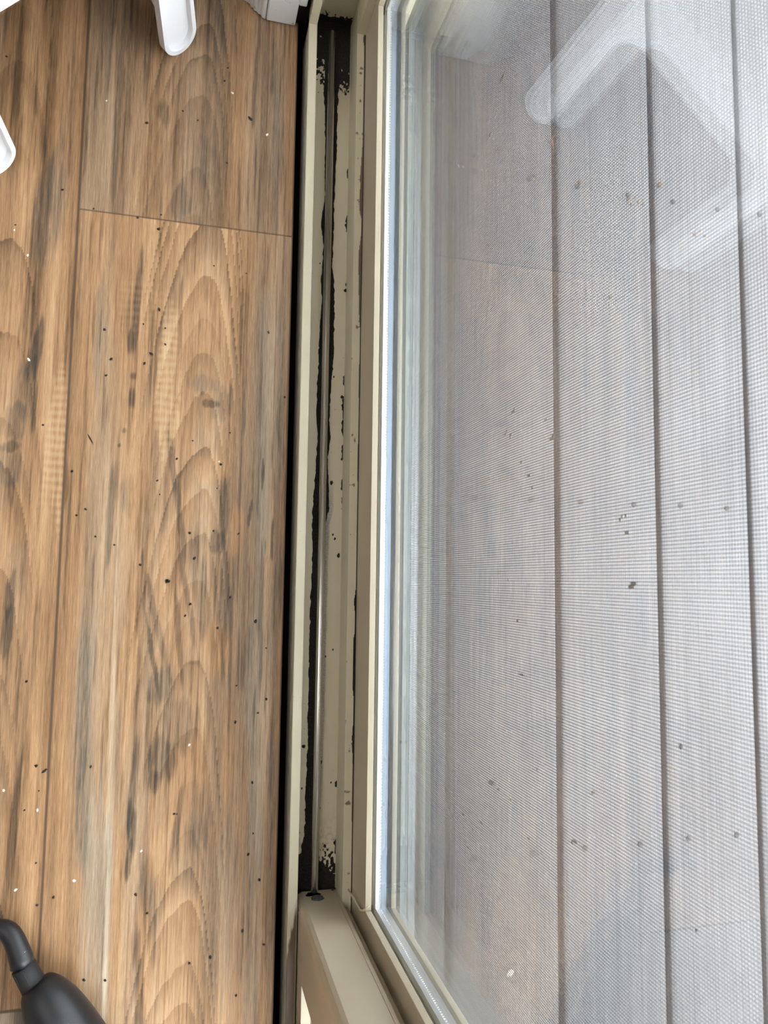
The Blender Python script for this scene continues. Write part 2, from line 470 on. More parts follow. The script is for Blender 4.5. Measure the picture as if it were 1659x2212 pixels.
    # plank C (lower right, the large one)
    for b in [(297, 650, 10, 110, -0.36, 0.6, 0.02), (283, 740, 8, 34, -0.36, 0.5, 0), (287, 812, 7, 12, -0.3, 0.5, 0),
              (285, 860, 7, 30, -0.32, 0.5, 0), (257, 962, 4, 5, -0.4, 0.5, 0), (268, 930, 6, 7, -0.3, 0.4, 0),
              (330, 700, 4, 160, -0.2, 0.3, 0), (213, 720, 10, 130, -0.06, 0.7, 0), (240, 1100, 10, 110, -0.30, 0.6, 0.02),
              (275, 1070, 14, 50, -0.16, 0.5, 0), (380, 1060, 9, 140, -0.34, 0.5, -0.16), (440, 830, 34, 22, -0.16, 0.5, 0),
              (480, 870, 26, 40, -0.15, 0.4, 0), (452, 872, 24, 9, -0.3, 0.3, 0), (430, 1260, 18, 150, -0.26, 0.4, -0.16),
              (470, 1170, 22, 26, -0.26, 0.4, 0), (485, 1100, 12, 90, -0.24, 0.4, 0), (485, 1300, 14, 120, -0.2, 0.3, 0),
              (405, 1290, 8, 150, -0.28, 0.4, -0.2), (340, 1350, 8, 130, -0.22, 0.4, -0.25), (330, 1420, 5, 110, -0.34, 0.4, -0.2),
              (385, 1360, 7, 130, -0.30, 0.3, -0.12), (345, 1480, 34, 44, -0.22, 0.7, 0), (380, 1560, 44, 60, -0.20, 0.5, -0.1),
              (350, 1640, 30, 50, -0.30, 0.5, 0), (330, 1690, 14, 30, -0.34, 0.4, 0), (290, 1690, 9, 110, -0.26, 0.5, 0.08),
              (285, 1790, 9, 60, -0.42, 0.4, -0.06), (278, 1860, 6, 40, -0.36, 0.3, 0.1), (380, 1790, 7, 80, -0.28, 0.4, 0.12),
              (430, 1760, 26, 70, -0.14, 0.5, 0), (410, 1850, 40, 90, -0.10, 0.5, 0), (320, 1960, 16, 130, -0.26, 0.5, -0.08),
              (300, 2130, 10, 110, -0.30, 0.5, -0.05), (480, 2000, 40, 200, -0.05, 0.5, 0), (395, 2110, 30, 130, -0.02, -0.4, 0),
              (440, 2150, 30, 120, -0.12, 0.1, 0), (310, 2080, 16, 130, 0.12, -0.5, -0.04), (255, 2020, 9, 190, -0.05, -0.5, 0),
              (172, 2050, 9, 150, 0.04, -0.7, -0.03), (180, 1500, 20, 200, -0.10, 0.8, 0), (180, 1720, 20, 140, -0.12, 0.8, 0),
              (205, 1950, 28, 240, 0.0, 0.9, 0), (238, 1700, 8, 480, 0.20, 0.4, -0.02), (228, 2080, 9, 200, 0.16, 0.5, 0),
              (258, 1500, 8, 330, -0.10, 0.4, 0.01), (275, 1450, 16, 160, 0.12, -0.5, 0),
              (570, 900, 22, 330, 0.02, 0.8, 0), (560, 1500, 26, 420, 0.0, 0.9, 0), (548, 2000, 24, 260, -0.04, 0.8, 0),
              (600, 1100, 12, 600, -0.12, 0.6, 0), (585, 1900, 12, 400, -0.16, 0.6, 0), (568, 1020, 3, 34, -0.5, 0.5, 0),
              (588, 1170, 3, 50, -0.45, 0.5, 0), (573, 1180, 3, 26, -0.45, 0.5, 0), (540, 1110, 3, 28, -0.4, 0.4, 0.1),
              (440, 700, 60, 70, 0.09, -0.6, 0), (455, 1010, 40, 40, 0.10, -0.5, 0), (290, 1000, 26, 120, 0.08, -0.3, 0),
              (345, 1250, 26, 120, 0.10, -0.2, -0.1), (300, 1200, 22, 90, 0.10, 0.1, 0), (510, 1150, 14, 60, 0.10, -0.6, 0),
              (470, 1400, 26, 60, 0.08, -0.5, 0), (495, 1620, 22, 130, 0.04, -0.3, 0), (345, 1850, 24, 60, 0.10, -0.5, 0)]:
        blob(*b, mask=C)
    blob(362, 830, 26, 180, 0.14, -0.2, 0.0, mask=C, df=1.0)
    blob(300, 660, 60, 60, 0.03, -0.2, 0.0, mask=C, df=0.3)
    # fine dark flecks between rings
    fl = fbm(X * 420, Y * 11, 77, 3)
    tone -= 0.20 * sstep(0.60, 0.74, fl)
    # the joints
    jn = np.minimum(lx, PW - lx); jy = np.minimum(ly, 1.22 - ly)
    tone = np.clip(tone, 0.02, 0.98)
    ring = np.where((jn < 0.0008), 1.0, ring)
    ring = np.where((jy < 0.0009), 1.0, ring)
    P = np.stack([X, Y, np.zeros_like(X)], -1)
    me = grid_mesh('floor', P, {'tone': tone, 'grey': grey, 'ring': np.clip(ring, 0, 0.92), 'fiddle': fid})
    o = link('floor', me, M['wood'])
    tag(o, 'wood-look plank floor with brown cathedral grain beside the door track', kind='structure')


floor()
tag(box('floor_edge', 0.0964, 0.1022, -1.11, 0.648, -0.0052, -0.0003, M['void']), kind='structure').name = 'trim_1'
tag(box('floor_base', -2.6, 0.21, -1.9, 1.9, -0.075, -0.034, M['void']), kind='structure').name = 'trim_2'
WX = 0.0640
for nm, bx in (('wall_right', [(WX, 0.21, 0.70, 1.9, -0.04, 2.42), (WX, 0.21, -1.9, -1.135, -0.04, 2.42), (WX, 0.21, -1.135, 0.70, 2.07, 2.42)]),
               ('wall_back', [(-2.7, 0.21, -2.0, -1.9, -0.04, 2.42)]),
               ('wall_front', [(-2.7, 0.21, 1.9, 2.0, -0.04, 2.42)]),
               ('wall_left', [(-2.7, -2.6, -1.9, 1.9, -0.04, 2.42)])):
    tag(boxes(nm, bx, M['wall']), kind='structure')
tag(box('ceiling', -2.7, 0.21, -2.0, 2.0, 2.42, 2.5, M['ceiling']), kind='structure')


def casing(name, y0, sgn, kind_name):
    """door lining board plus moulded casing; sgn = +1 above, -1 mirrored at the other jamb"""
    f = lambda y: y0 + sgn * (y - 0.650)
    r = tag(empty(name, (0.08, f(0.66), 0.0)), kind='structure')
    a, b = sorted((f(0.650), f(0.699)))
    boxes('lining', [(0.0645, 0.0985, a, b, 0.002, 2.06), (0.0984, 0.1075, a, b, 0.034, 2.06)], M['white_trim'], r, 0.0015)
    prof = [(0.0637, 0.6515), (0.0600, 0.6525), (0.0585, 0.6555), (0.0560, 0.6560), (0.0535, 0.6585), (0.0500, 0.6600), (0.0495, 0.6622), (0.0468, 0.6628),
            (0.0455, 0.6660), (0.0420, 0.6680), (0.0385, 0.6700), (0.0370, 0.6760), (0.0372, 0.7150), (0.0400, 0.7180), (0.0637, 0.7180)]
    bm = bmesh.new(); add_prism(bm, [(x, f(y)) for x, y in prof], 'z', 0.002, 2.10)
    bm_obj('moulding', bm, M['white_trim'], r)


casing('trim_3', 0.650, 1, '')
casing('trim_4', YB - 0.005, -1, '')
tag(box('baseboard_right', 0.050, 0.0637, 0.719, 1.9, 0.0, 0.09, M['white_trim'], None, 0.002), kind='structure')

# ------------------------------------------------------------------ door frame with the sill track
LX0, LX1, CZ = 0.1128, 0.1225, -0.0187
LED0, LED1, LZ, LT = 0.1699, 0.1800, 0.020, 0.018
door = tag(empty('door_1', (0.2, -0.33, -0.03)), 'cream painted patio door frame whose bottom track is black with mould', kind='structure')


def track():
    """room-side half of the sill: lip, channel, ledge as one finely divided skin"""
    segs = [((LX0, -0.0290), (LX0, LT), 20), ((LX0, LT), (LX1, LT), 10), ((LX1, LT), (LX1, CZ), 20), ((LX1, CZ), (LED0, CZ), 76),
            ((LED0, CZ), (LED0, LZ), 36), ((LED0, LZ), (LED1, LZ), 16)]
    pts, sid = [], []
    for si, (a, b, n) in enumerate(segs):
        for k in range(n):
            f = k / n; pts.append((a[0] + (b[0] - a[0]) * f, a[1] + (b[1] - a[1]) * f)); sid.append(si)
    pts.append(segs[-1][1]); sid.append(5)
    pts = np.array(pts); sid = np.array(sid)
    ys = np.concatenate([np.linspace(-1.11, -0.50, 60)[:-1], np.arange(-0.50, 0.686, 0.0011)])
    PX_, Yg = np.meshgrid(pts[:, 0], ys, indexing='ij'); PZ, _ = np.meshgrid(pts[:, 1], ys, indexing='ij')
    SD, _ = np.meshgrid(sid, ys, indexing='ij')
    mould = np.zeros_like(PX_); dust = np.zeros_like(PX_); rust = np.zeros_like(PX_)
    # measured edges of the mould either side of the rail
    tb = [(30, 640, 770), (62, 660, 765), (80, 700, 764), (100, 705, 752), (160, 702.5, 736), (200, 699, 731), (225, 700, 730), (250, 702.5, 729.7), (350, 701, 726), (400, 702, 724),
          (440, 700, 722), (480, 694, 721), (530, 699, 720), (570, 696, 717), (600, 692.5, 720), (640, 695, 723), (700, 690, 722), (750, 689, 721), (800, 686.5, 718), (850, 685, 714),
          (900, 684, 712), (950, 685, 713), (1000, 682.5, 707), (1040, 680, 711), (1100, 675, 710), (1130, 675.5, 703), (1200, 673.5, 699), (1270, 672, 697), (1350, 669.5, 695), (1400, 667, 694),
          (1500, 667, 691.5), (1600, 664.6, 689), (1700, 660.5, 686), (1800, 657.5, 684), (1840, 650, 684), (1860, 642, 690), (1890, 636, 722), (1925, 630, 730)]
    L = np.array([at(a, y, CZ)[:2] for y, a, b in tb]); R_ = np.array([at(b, y, CZ)[:2] for y, a, b in tb])
    o1 = np.argsort(L[:, 1]); o2 = np.argsort(R_[:, 1])
    xl = np.interp(Yg, L[o1, 1], L[o1, 0]); xr = np.interp(Yg, R_[o2, 1], R_[o2, 0])
    rag = 0.0020 * (fbm(PX_ * 200, Yg * 70, 5, 4) - 0.5) + 0.0024 * (fbm(PX_ * 90, Yg * 210, 6, 3) - 0.5)
    ch = (SD == 3)
    ins = np.minimum(PX_ - xl, xr - PX_) + rag
    mould = np.where(ch, sstep(-0.0009, 0.0009, ins), mould)
    # grey fuzz to the right of the rail, lower half
    yA, yB = at(700, 1060, CZ)[1], at(690, 1780, CZ)[1]
    fu = sstep(0.0062, 0.0045, PX_ - xr + 0.002 * (fbm(PX_ * 200, Yg * 60, 71, 3) - 0.5)) * (PX_ > xr - 0.003) * sstep(yB, yB + 0.05, Yg) * sstep(yA + 0.02, yA - 0.02, Yg)
    dust = np.where(ch, fu * 0.95, dust)
    # brown speckled patch near the head of the channel
    pt = sstep(at(720, 300, CZ)[1], at(720, 90, CZ)[1], Yg)
    sp_ = fbm(PX_ * 380, Yg * 300, 15, 4)
    mould = np.where(ch & (PX_ > xr), np.maximum(mould, sstep(0.80, 0.50, 1 - pt + 0.9 * (sp_ - 0.35) * -1) * 0), mould)
    mould = np.where(ch, np.maximum(mould, sstep(0.62, 0.75, pt * 0.55 + sp_ * 0.62)), mould)
    rust = np.where(ch & (PX_ > xr), np.maximum(rust, pt * 0.75), rust); mould = np.where(ch & (PX_ > xr), np.maximum(mould, sstep(0.60, 0.70, pt * 0.62 + fbm(PX_ * 500, Yg * 220, 16, 4) * 0.5)), mould)
    # lower end, blackened right side
    pb = sstep(at(700, 1740, CZ)[1], at(700, 1890, CZ)[1], Yg)
    mould = np.where(ch, np.maximum(mould, sstep(0.66, 0.8, pb * 0.5 + sp_ * 0.65)), mould)
    rust = np.where(ch, np.maximum(rust, pb * 0.5 * sstep(0.4, 0.6, sp_)), rust)
    # thin crack of dirt where channel meets the lip, and where it meets the ledge
    w1 = 0.0022 * sstep(0.42, 0.62, fbm(PX_ * 0, Yg * 40, 8, 3)) + 0.0006
    mould = np.where(ch & (PX_ - LX1 < w1 + 0.0025), np.maximum(mould, 0.8), mould)
    w2 = 0.0003 + 0.0024 * sstep(0.70, 0.78, fbm(PX_ * 0, Yg * 55, 18, 3))
    mould = np.where(ch, np.maximum(mould, sstep(0.0008, -0.0004, LED0 - PX_ - w2 * fbm(PX_ * 300, Yg * 200, 19, 3) * 1.4)), mould)
    # ledge: rusty line at the foot of the fixed rail
    led = (SD == 5); d = LED1 - 0.0006 - PX_
    wr = 0.0008 + 0.0022 * sstep(0.4, 0.7, fbm(PX_ * 0, Yg * 22, 28, 3))
    up = sstep(at(770, 800, LZ)[1], at(770, 500, LZ)[1], Yg)
    lo = sstep(at(770, 1100, LZ)[1], at(770, 1180, LZ)[1], Yg) * sstep(at(770, 1700, LZ)[1], at(770, 1560, LZ)[1], Yg)
    rust = np.where(led & (d < wr * (0.3 + up)), 0.9, rust)
    mould = np.where(led & (d < wr * lo * 0.8), 0.9, mould)
    mould = np.where(led & (d < 0.0005), 0.8, mould)
    spk = fbm(PX_ * 160, Yg * 160, 38, 3)
    rust = np.where((SD == 5), np.maximum(rust, 0.8 * sstep(0.76, 0.80, spk)), rust)
    # brown smear on the lip beside the sliding panel
    yq = (at(625, 1925, LT)[1] - Yg) / 0.055                      # smear widens downwards from the right edge
    ql = np.clip((PX_ - LX0) / (LX1 - LX0), 0, 1) + 0.35 * (fbm(PX_ * 500, Yg * 120, 48, 3) - 0.5)
    sm = sstep(0.0, 0.25, ql - (1.05 - yq)) * (yq > 0) * sstep(4.2, 3.0, yq)
    rust = np.where((SD == 1), np.maximum(rust, sm * 0.93), rust)
    P = np.stack([PX_, Yg, PZ], -1)
    me = grid_mesh('sill_track', P, {'mould': mould, 'dust': dust, 'rust': rust})
    o = link('sill_track', me, M['mould'], door)
    o['label'] = 'cream sliding track with black mould along its rail'
    # solid body under the skin
    prism('sill_body', [(LX0 + 0.0008, -0.033), (LX0 + 0.0008, LT - 0.0008), (LX1 - 0.0008, LT - 0.0008), (LX1 - 0.0008, CZ - 0.0012), (LED0 + 0.0008, CZ - 0.0012), (LED0 + 0.0008, LZ - 0.0008),
                        (0.2120, LZ - 0.0008), (0.2120, -0.033)], 'y', -1.11, 0.685, M['cream'], door)


track()
# outside half of the sill
prism('outer_sill', [(0.2122, -0.033), (0.2122, -0.012), (0.2430, -0.012), (0.2430, 0.0), (0.2556, 0.0), (0.2556, -0.034), (0.2705, -0.034), (0.2705, -0.026), (0.2800, -0.026), (0.2800, -0.060), (0.2122, -0.060)],
      'y', -1.11, 0.70, M['sill_out'], door)
o = box('sill_cap', 0.2431, 0.2555, -1.11, 0.66, 0.0001, 0.0012, M['outer'], door, 0.0003)
o['label'] = 'bright bare metal ridge of the outer sill'
# guide rail: round bar on a thin foot
bm = bmesh.new()
RX, RZ, RR = 0.1449, -0.0085, 0.0041
sweep(bm, [(RX, -1.08, RZ), (RX, 0.66, RZ)], [RR, RR], 20)
add_box(bm, RX - 0.0012, RX + 0.0012, -1.08, 0.66, CZ, RZ)
bm_obj('guide_rail', bm, M['steel'], door, smooth=True)['label'] = 'worn steel rod rail in the mouldy track'
# side jambs and head: the same section turned upright
prof = [(LX0, 0.0455), (LX0, 0.0), (LX1 - 0.0002, 0.0), (LX1 - 0.0002, 0.0367), (LED0 + 0.0002, 0.0367), (LED0 + 0.0002, -0.002), (0.2120, -0.002), (0.2120, 0.030), (0.2430, 0.030),
        (0.2430, 0.0180), (0.2556, 0.0180), (0.2556, 0.028), (0.2790, 0.032), (0.2990, 0.0455)]
bm = bmesh.new(); add_prism(bm, [(x, YA + d) for x, d in prof], 'z', -0.030, ZH + 0.045)
bm_obj('side_jamb', bm, M['cream'], door)
bm = bmesh.new(); add_prism(bm, [(x, YB - d) for x, d in prof], 'z', -0.030, ZH + 0.045)
bm_obj('side_jamb', bm, M['cream'], door)
bm = bmesh.new(); add_prism(bm, [(x, ZH + d) for x, d in prof], 'y', YB, YA)
bm_obj('head_jamb', bm, M['cream'], door)
o = box('jamb_cap', 0.2431, 0.2555, 0.6612, 0.6624, 0.001, 2.0, M['outer'], door)
# mould grown on the head of the channel (upright end)
n1, n2 = 70, 110
xs = np.linspace(LX1 + 0.0002, LED0 - 0.0002, n1); zs = np.linspace(CZ, 0.030, n2)
X, Z = np.meshgrid(xs, zs, indexing='ij')
nn = fbm(X * 420, Z * 420, 61, 4); hh = (Z - CZ) / 0.030
mo = sstep(0.55, 0.70, 1.25 * (0.62 - hh) + nn * 0.75)
me = grid_mesh('mould_patch', np.stack([X, np.full_like(X, YA + 0.0363), Z], -1), {'mould': mo, 'dust': mo * 0, 'rust': 0.5 * sstep(1.0, 0.2, hh) * nn})
link('channel_end', me, M['mould'], door)
tag(box('gap_filler', 0.0990, 0.1115, 0.6560, 0.70, -0.02, 2.0, M['void'], door))['label'] = 'black gap beside the white casing'  # black block filling the slot between lining and frame

# ------------------------------------------------------------------ insulated glass
FX0, FX1, FZ = 0.1800, 0.1862, 0.0810
GX = 0.1872


def glazing(parent, x0, y0, y1, z0, z1, thick=0.0185):
    """two panes, a perforated metal spacer and dark seals"""
    xa, xb = x0, x0 + 0.003
    xc, xd = x0 + thick - 0.003, x0 + thick
    for a, b in ((xa, xb), (xc, xd)):
        box('glass_pane', a, b, y0 - 0.008, y1 + 0.008, z0 - 0.008, z1 + 0.008, M['glass'], parent)
    bm = bmesh.new()
    s0, s1 = xb + 0.0006, xc - 0.0006
    bx = s0 + (s1 - s0) * 0.40
    add_box(bm, s0, bx - 0.0009, y0, y1, z0 - 0.006, z0 - 0.001)
    add_box(bm, bx - 0.0009, bx + 0.0009, y0, y1, z0 - 0.006, z0 - 0.0020)
    add_box(bm, s0, s1, y0, y1, z1 + 0.001, z1 + 0.006)
    add_box(bm, s0, s1, y0 - 0.006, y0, z0 - 0.006, z1 + 0.006)
    add_box(bm, s0, s1, y1, y1 + 0.006, z0 - 0.006, z1 + 0.006)
    bx = s0 + (s1 - s0) * 0.40                                # stamped row of bumps
    k = y0 + 0.004
    while k < y1 - 0.003:
        add_box(bm, bx - 0.0008, bx + 0.0008, k, k + 0.0019, z0 - 0.0022, z0 - 0.0008, 0.0003)
        k += 0.0031
    for yy in (y0, y1):
        k = z0 + 0.004
        while k < min(z1, 1.0):
            if yy == y0: add_box(bm, bx - 0.0007, bx + 0.0007, yy, yy + 0.0008, k, k + 0.0016)
            else: add_box(bm, bx - 0.0007, bx + 0.0007, yy - 0.0008, yy, k, k + 0.0016)
            k += 0.0031
    prism('spacer_band', [(bx + 0.0009, z0 - 0.006), (bx + 0.0009, z0 - 0.001), (s1, z0 - 0.0013), (s1, z0 - 0.006)], 'y', y0, y1, M['alu_reflection'], parent)['label'] = 'half of the metal spacer with a bluish reflection put into its colour'
    sp = bm_obj('spacer_bar', bm, M['alu'], parent)
    sp['label'] = 'shiny perforated metal spacer between the panes'
    boxes('edge_seal', [(xb, s0, y0, y1, z0 - 0.007, z0 - 0.0025), (s1, xc, y0, y1, z0 - 0.007, z0 - 0.0015)], M['seal'], parent)


def panel_frame(name_a, parent, x0, x1, y0, y1, z0, z1, sb, st_lo, st_hi, mat):
    """bottom rail, top rail and two stiles (each a part); returns nothing"""
    box('bottom_rail', x0, x1, y0, y1, z0, sb, mat, parent, 0.0006)
    box('top_rail', x0, x1, y0, y1, z1 - 0.06, z1, mat, parent, 0.0006)
    box('stile', x0, x1, y0 - st_lo, y0, z0, z1, mat, parent, 0.0012)
    box('stile', x0, x1, y1, y1 + st_hi, z0, z1, mat, parent, 0.0012)


FIXY0, FIXY1 = -0.3230, 0.6320
fixed = tag(empty('fixed_door_panel', (0.195, 0.15, 0.02)), 'fixed cream framed double glazed door panel standing behind the mouldy track', 'door panel', kind='thing')
# inner leaf of the frame (room side of the glass), stile corner included
boxes('bottom_rail', [(FX0, FX1, FIXY0 + 0.0002, FIXY1, LZ, FZ), (FX1, 0.2115, FIXY0, FIXY1, LZ, FZ - 0.012), (0.2065, 0.2115, FIXY0, FIXY1, FZ - 0.012, FZ)], M['stile'], fixed, 0.0004)
boxes('stile', [(FX0, FX1, FIXY0 - 0.065, FIXY0, LZ, 1.98), (FX1, 0.2065, FIXY0 - 0.065, FIXY0 - 0.007, LZ, 1.98), (0.2065, 0.2115, FIXY0 - 0.065, FIXY0, LZ, 1.98)], M['stile'], fixed, 0.0004)
boxes('stile', [(FX0, FX1, FIXY1, FIXY1 + 0.0140, LZ, 1.98), (FX1, 0.2065, FIXY1 + 0.007, FIXY1 + 0.014, LZ, 1.98), (0.2065, 0.2115, FIXY1, FIXY1 + 0.014, LZ, 1.98)], M['stile'], fixed, 0.0004)
box('top_rail', FX0, 0.2115, FIXY0, FIXY1, 1.93, 1.98, M['stile'], fixed)
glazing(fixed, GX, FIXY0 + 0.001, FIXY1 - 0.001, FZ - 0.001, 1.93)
bm = bmesh.new()                         # peeled curl of cream seal at the lower corner of the glass
c0 = [at(752, 1921, 0.03), at(768, 1948, 0.052), at(779, 1966, 0.070), at(786, 1967, 0.078), at(797, 1957, 0.083)]
sweep(bm, [tuple(p) for p in c0], [0.0008, 0.0012, 0.0015, 0.0014, 0.0008], 8, 0.7)
o = bm_obj('seal_strip', bm, M['cream'], fixed, smooth=True); o['label'] = 'peeling curl of cream seal'

SLY = -0.3365
slide = tag(empty('sliding_door_panel', (0.147, -0.8, -0.018)), 'cream sliding door panel in the track with a corroded screw on its end stile', 'door panel', kind='thing')
SX0, SX1, SB = 0.1240, 0.1695, 0.046
y_lo, y_hi = -1.015, SLY - 0.066
boxes('bottom_rail', [(SX0, SX0 + 0.010, y_lo, y_hi, -0.012, SB), (SX0 + 0.010, SX1, y_lo, y_hi, 0.0, SB - 0.012), (SX1 - 0.008, SX1, y_lo, y_hi, SB - 0.012, SB)], M['stile'], slide, 0.0004)
box('top_rail', SX0, SX1, y_lo, y_hi, 1.93, 1.995, M['stile'], slide)
box('stile', SX0, SX1, y_lo - 0.06, y_lo, -0.012, 1.995, M['stile'], slide, 0.0015)
bm = bmesh.new()
add_prism(bm, [(SX0, y_hi), (SX0, SLY - 0.010), (SX0 + 0.0008, SLY - 0.006), (SX0 + 0.0035, SLY - 0.002), (SX0 + 0.0070, SLY), (SX1 - 0.0045, SLY),
               (SX1 - 0.0042, SLY - 0.0005), (SX1 - 0.0038, SLY), (SX1, SLY - 0.0008), (SX1, y_hi)], 'z', -0.012, 1.995)
bm_obj('stile', bm, M['stile'], slide)['label'] = 'end stile facing up the track'
prism('interlock', [(SX1 + 0.0001, SLY - 0.0075), (0.1762, SLY - 0.0075), (0.1768, SLY - 0.0085), (0.1768, SLY - 0.050), (0.1745, SLY - 0.050), (0.1745, SLY - 0.012), (SX1 + 0.0001, SLY - 0.012)], 'z', 0.0215, 1.99, M['stile'], slide)
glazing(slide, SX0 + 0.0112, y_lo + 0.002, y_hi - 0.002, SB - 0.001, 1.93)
# corroded screw in its torn hole, on the sloping face of the stile foot
sc = at(679, 1934, 0.012)
bm = bmesh.new()
rr = [0.0, 0.0022, 0.0046, 0.0062, 0.0069, 0.0068]
hz = [0.0022, 0.0022, 0.0019, 0.0013, 0.0004, -0.0006]
rings = []
random.seed(3)
for r_, h_ in zip(rr[1:], hz[1:]):
    rings.append([bm.verts.new((0.1452 + r_ * math.cos(a) * (1 + 0.12 * random.uniform(-1, 1)), SLY + h_, 0.0085 + 1.0 * r_ * math.sin(a) * (1 + 0.12 * random.uniform(-1, 1)))) for a in [2 * math.pi * k / 18 for k in range(18)]])
bm.faces.new(rings[0])
for a, b in zip(rings, rings[1:]):
    for k in range(18): bm.faces.new((a[k], a[(k + 1) % 18], b[(k + 1) % 18], b[k]))
bm_obj('screw', bm, M['corroded'], slide, smooth=True)['label'] = 'corroded grey screw head'
bm = bmesh.new()
vs = [bm.verts.new((0.1425 + 0.0078 * math.cos(a) * (1 + 0.2 * math.sin(3 * a)), SLY + 0.0002, -0.0030 + 0.0062 * math.sin(a) * (1 + 0.2 * math.cos(5 * a)))) for a in [2 * math.pi * k / 26 for k in range(26)]]
f = bm.faces.new(vs)
bmesh.ops.solidify(bm, geom=[f], thickness=0.0003)
bm_obj('screw_hole', bm, M['void'], slide)['label'] = 'torn black hole around the screw'

rng0 = random.Random(21)
bm = bmesh.new()
for px, py, w_, h_ in [(648, 1918, 0.0016, 0.0008), (661, 1917, 0.0008, 0.0014), (647, 1923, 0.0022, 0.0008), (686, 1920, 0.0018, 0.0010), (692, 1921, 0.0012, 0.0007), (719, 1923, 0.0022, 0.0008), (640, 1917, 0.0014, 0.0007), (724, 1920, 0.0008, 0.0012)]:
    rv = ROT @ np.array([px - CX, py - CY, FPX]); tt = SLY / rv[1]
    x_, z_ = rv[0] * tt, rv[2] * tt + EYE
    vs = [bm.verts.new((x_ + w_ * math.cos(a) * rng0.uniform(0.6, 1.2), SLY + 0.00025, z_ + h_ * 2 * math.sin(a) * rng0.uniform(0.6, 1.2))) for a in [2 * math.pi * k / 10 for k in range(10)]]
    f = bm.faces.new(vs); bmesh.ops.solidify(bm, geom=[f], thickness=0.0003)
o = bm_obj('dirt_flecks', bm, M['crumb'], slide); o['kind'] = 'stuff'; o['label'] = 'black dirt flecks on the stile foot'

# ------------------------------------------------------------------ insect screen
scr = tag(empty('insect_screen', (0.2255, 0.15, -0.01)), 'dark fine mesh insect screen in a dusty grey metal frame outside the glass', 'insect screen', kind='thing')
SY0, SY1, SZ0 = -0.46, 0.6430, 0.0600
boxes('screen_frame', [(0.2215, 0.2300, SY0 - 0.03, SY1, -0.010, SZ0), (0.2215, 0.2300, SY1 - 0.014, SY1, SZ0, 1.98), (0.2215, 0.2300, SY0 - 0.03, SY0, SZ0, 1.98), (0.2215, 0.2300, SY0, SY1, 1.94, 1.98)], M['dusty'], scr)


def mesh_threads():
    x, r, pitch = 0.2285, 0.00018, 0.00182
    V, F = [], []
    def bar(a, b, axis):
        n = len(V)
        if axis == 'z':
            for yy, zz in ((a - r, b[0]), (a + r, b[0]), (a + r, b[1]), (a - r, b[1])):
                V.append((x - r, yy, zz)); V.append((x + r, yy, zz))
        else:
            for yy, zz in ((b[0], a - r), (b[1], a - r), (b[1], a + r), (b[0], a + r)):
                V.append((x - r, yy, zz)); V.append((x + r, yy, zz))
        for q in ((0, 2, 4, 6), (1, 7, 5, 3), (0, 1, 3, 2), (2, 3, 5, 4), (4, 5, 7, 6), (6, 7, 1, 0)):
            F.append([n + i for i in q])
    for i in range(int((SY1 - 0.014 - SY0) / pitch)): bar(SY0 + (i + 0.5) * pitch, (SZ0, 1.94), 'z')
    for i in range(int((1.94 - SZ0) / pitch)): bar(SZ0 + (i + 0.5) * pitch, (SY0, SY1 - 0.014), 'y')
    me = bpy.data.meshes.new('mesh')
    me.from_pydata(V, [], F); me.update()
    o = link('screen_mesh', me, M['thread'], scr)
    # fluff caught in the holes
    rng = random.Random(5)
    V.clear(); F.clear()
    spots = [(1106, 890, 2, 3), (1090, 938, 2, 2), (1100, 945, 2, 2), (1178, 908, 1, 2), (1188, 950, 2, 3), (1125, 998, 1, 2), (1140, 1028, 1, 3), (1147, 1055, 1, 2), (1340, 1122, 2, 3), (1352, 1150, 1, 2),
             (1095, 1252, 1, 2), (1078, 1236, 1, 2), (1125, 1457, 1, 3), (1360, 1268, 2, 3), (1056, 1690, 2, 4), (1100, 1725, 1, 3), (1075, 1705, 1, 2), (1000, 1760, 1, 3), (1020, 1790, 1, 2), (1038, 1775, 1, 3),
             (1235, 1820, 2, 3), (1140, 1810, 1, 2), (1010, 1830, 1, 2), (1070, 250, 2, 4), (1055, 300, 2, 3), (1030, 210, 1, 3), (1080, 180, 2, 4), (1117, 1340, 1, 2), (1160, 1660, 1, 2), (960, 1500, 1, 2)]
    for px, py, a, b in spots:
        rv = ROT @ np.array([px - CX, py - CY, FPX]); tt = x / rv[0]
        y_, z_ = rv[1] * tt, rv[2] * tt + EYE
        for i in range(a):
            for j in range(b):
                if rng.random() < 0.85:
                    yy = y_ + i * pitch; zz = z_ + j * pitch + (i % 2) * pitch
                    n = len(V)
                    h = pitch * 0.5
                    for dx in (-0.0001, 0.0001):
                        for p, q in ((-h, -h), (h, -h), (h, h), (-h, h)): V.append((x + dx, yy + p, zz + q))
                    F.append([n, n + 1, n + 2, n + 3]); F.append([n + 7, n + 6, n + 5, n + 4])
                    for k in range(4): F.append([n + k, n + 4 + k, n + 4 + (k + 1) % 4, n + (k + 1) % 4])
    me = bpy.data.meshes.new('lint'); me.from_pydata(V, [], F); me.update()
    o = link('lint', me, M['lint'], scr); o['kind'] = 'stuff'; o['label'] = 'grey lint clogging mesh holes'


mesh_threads()

# ------------------------------------------------------------------ deck outside
DZ = -0.045
deck = tag(empty('deck', (1.0, 0, -0.16)), 'weathered grey board deck lying outside beyond the insect screen', 'deck', kind='thing')
edges = [0.3069, 0.4552, 0.6051, 0.7508]
bounds = [(0.2830, 0.3069)] + [(a + 0.0085, b) for a, b in zip(edges, edges[1:])]
e = edges[-1]
while e < 2.6:
    bounds.append((e + 0.0085, e + 0.149)); e += 0.149


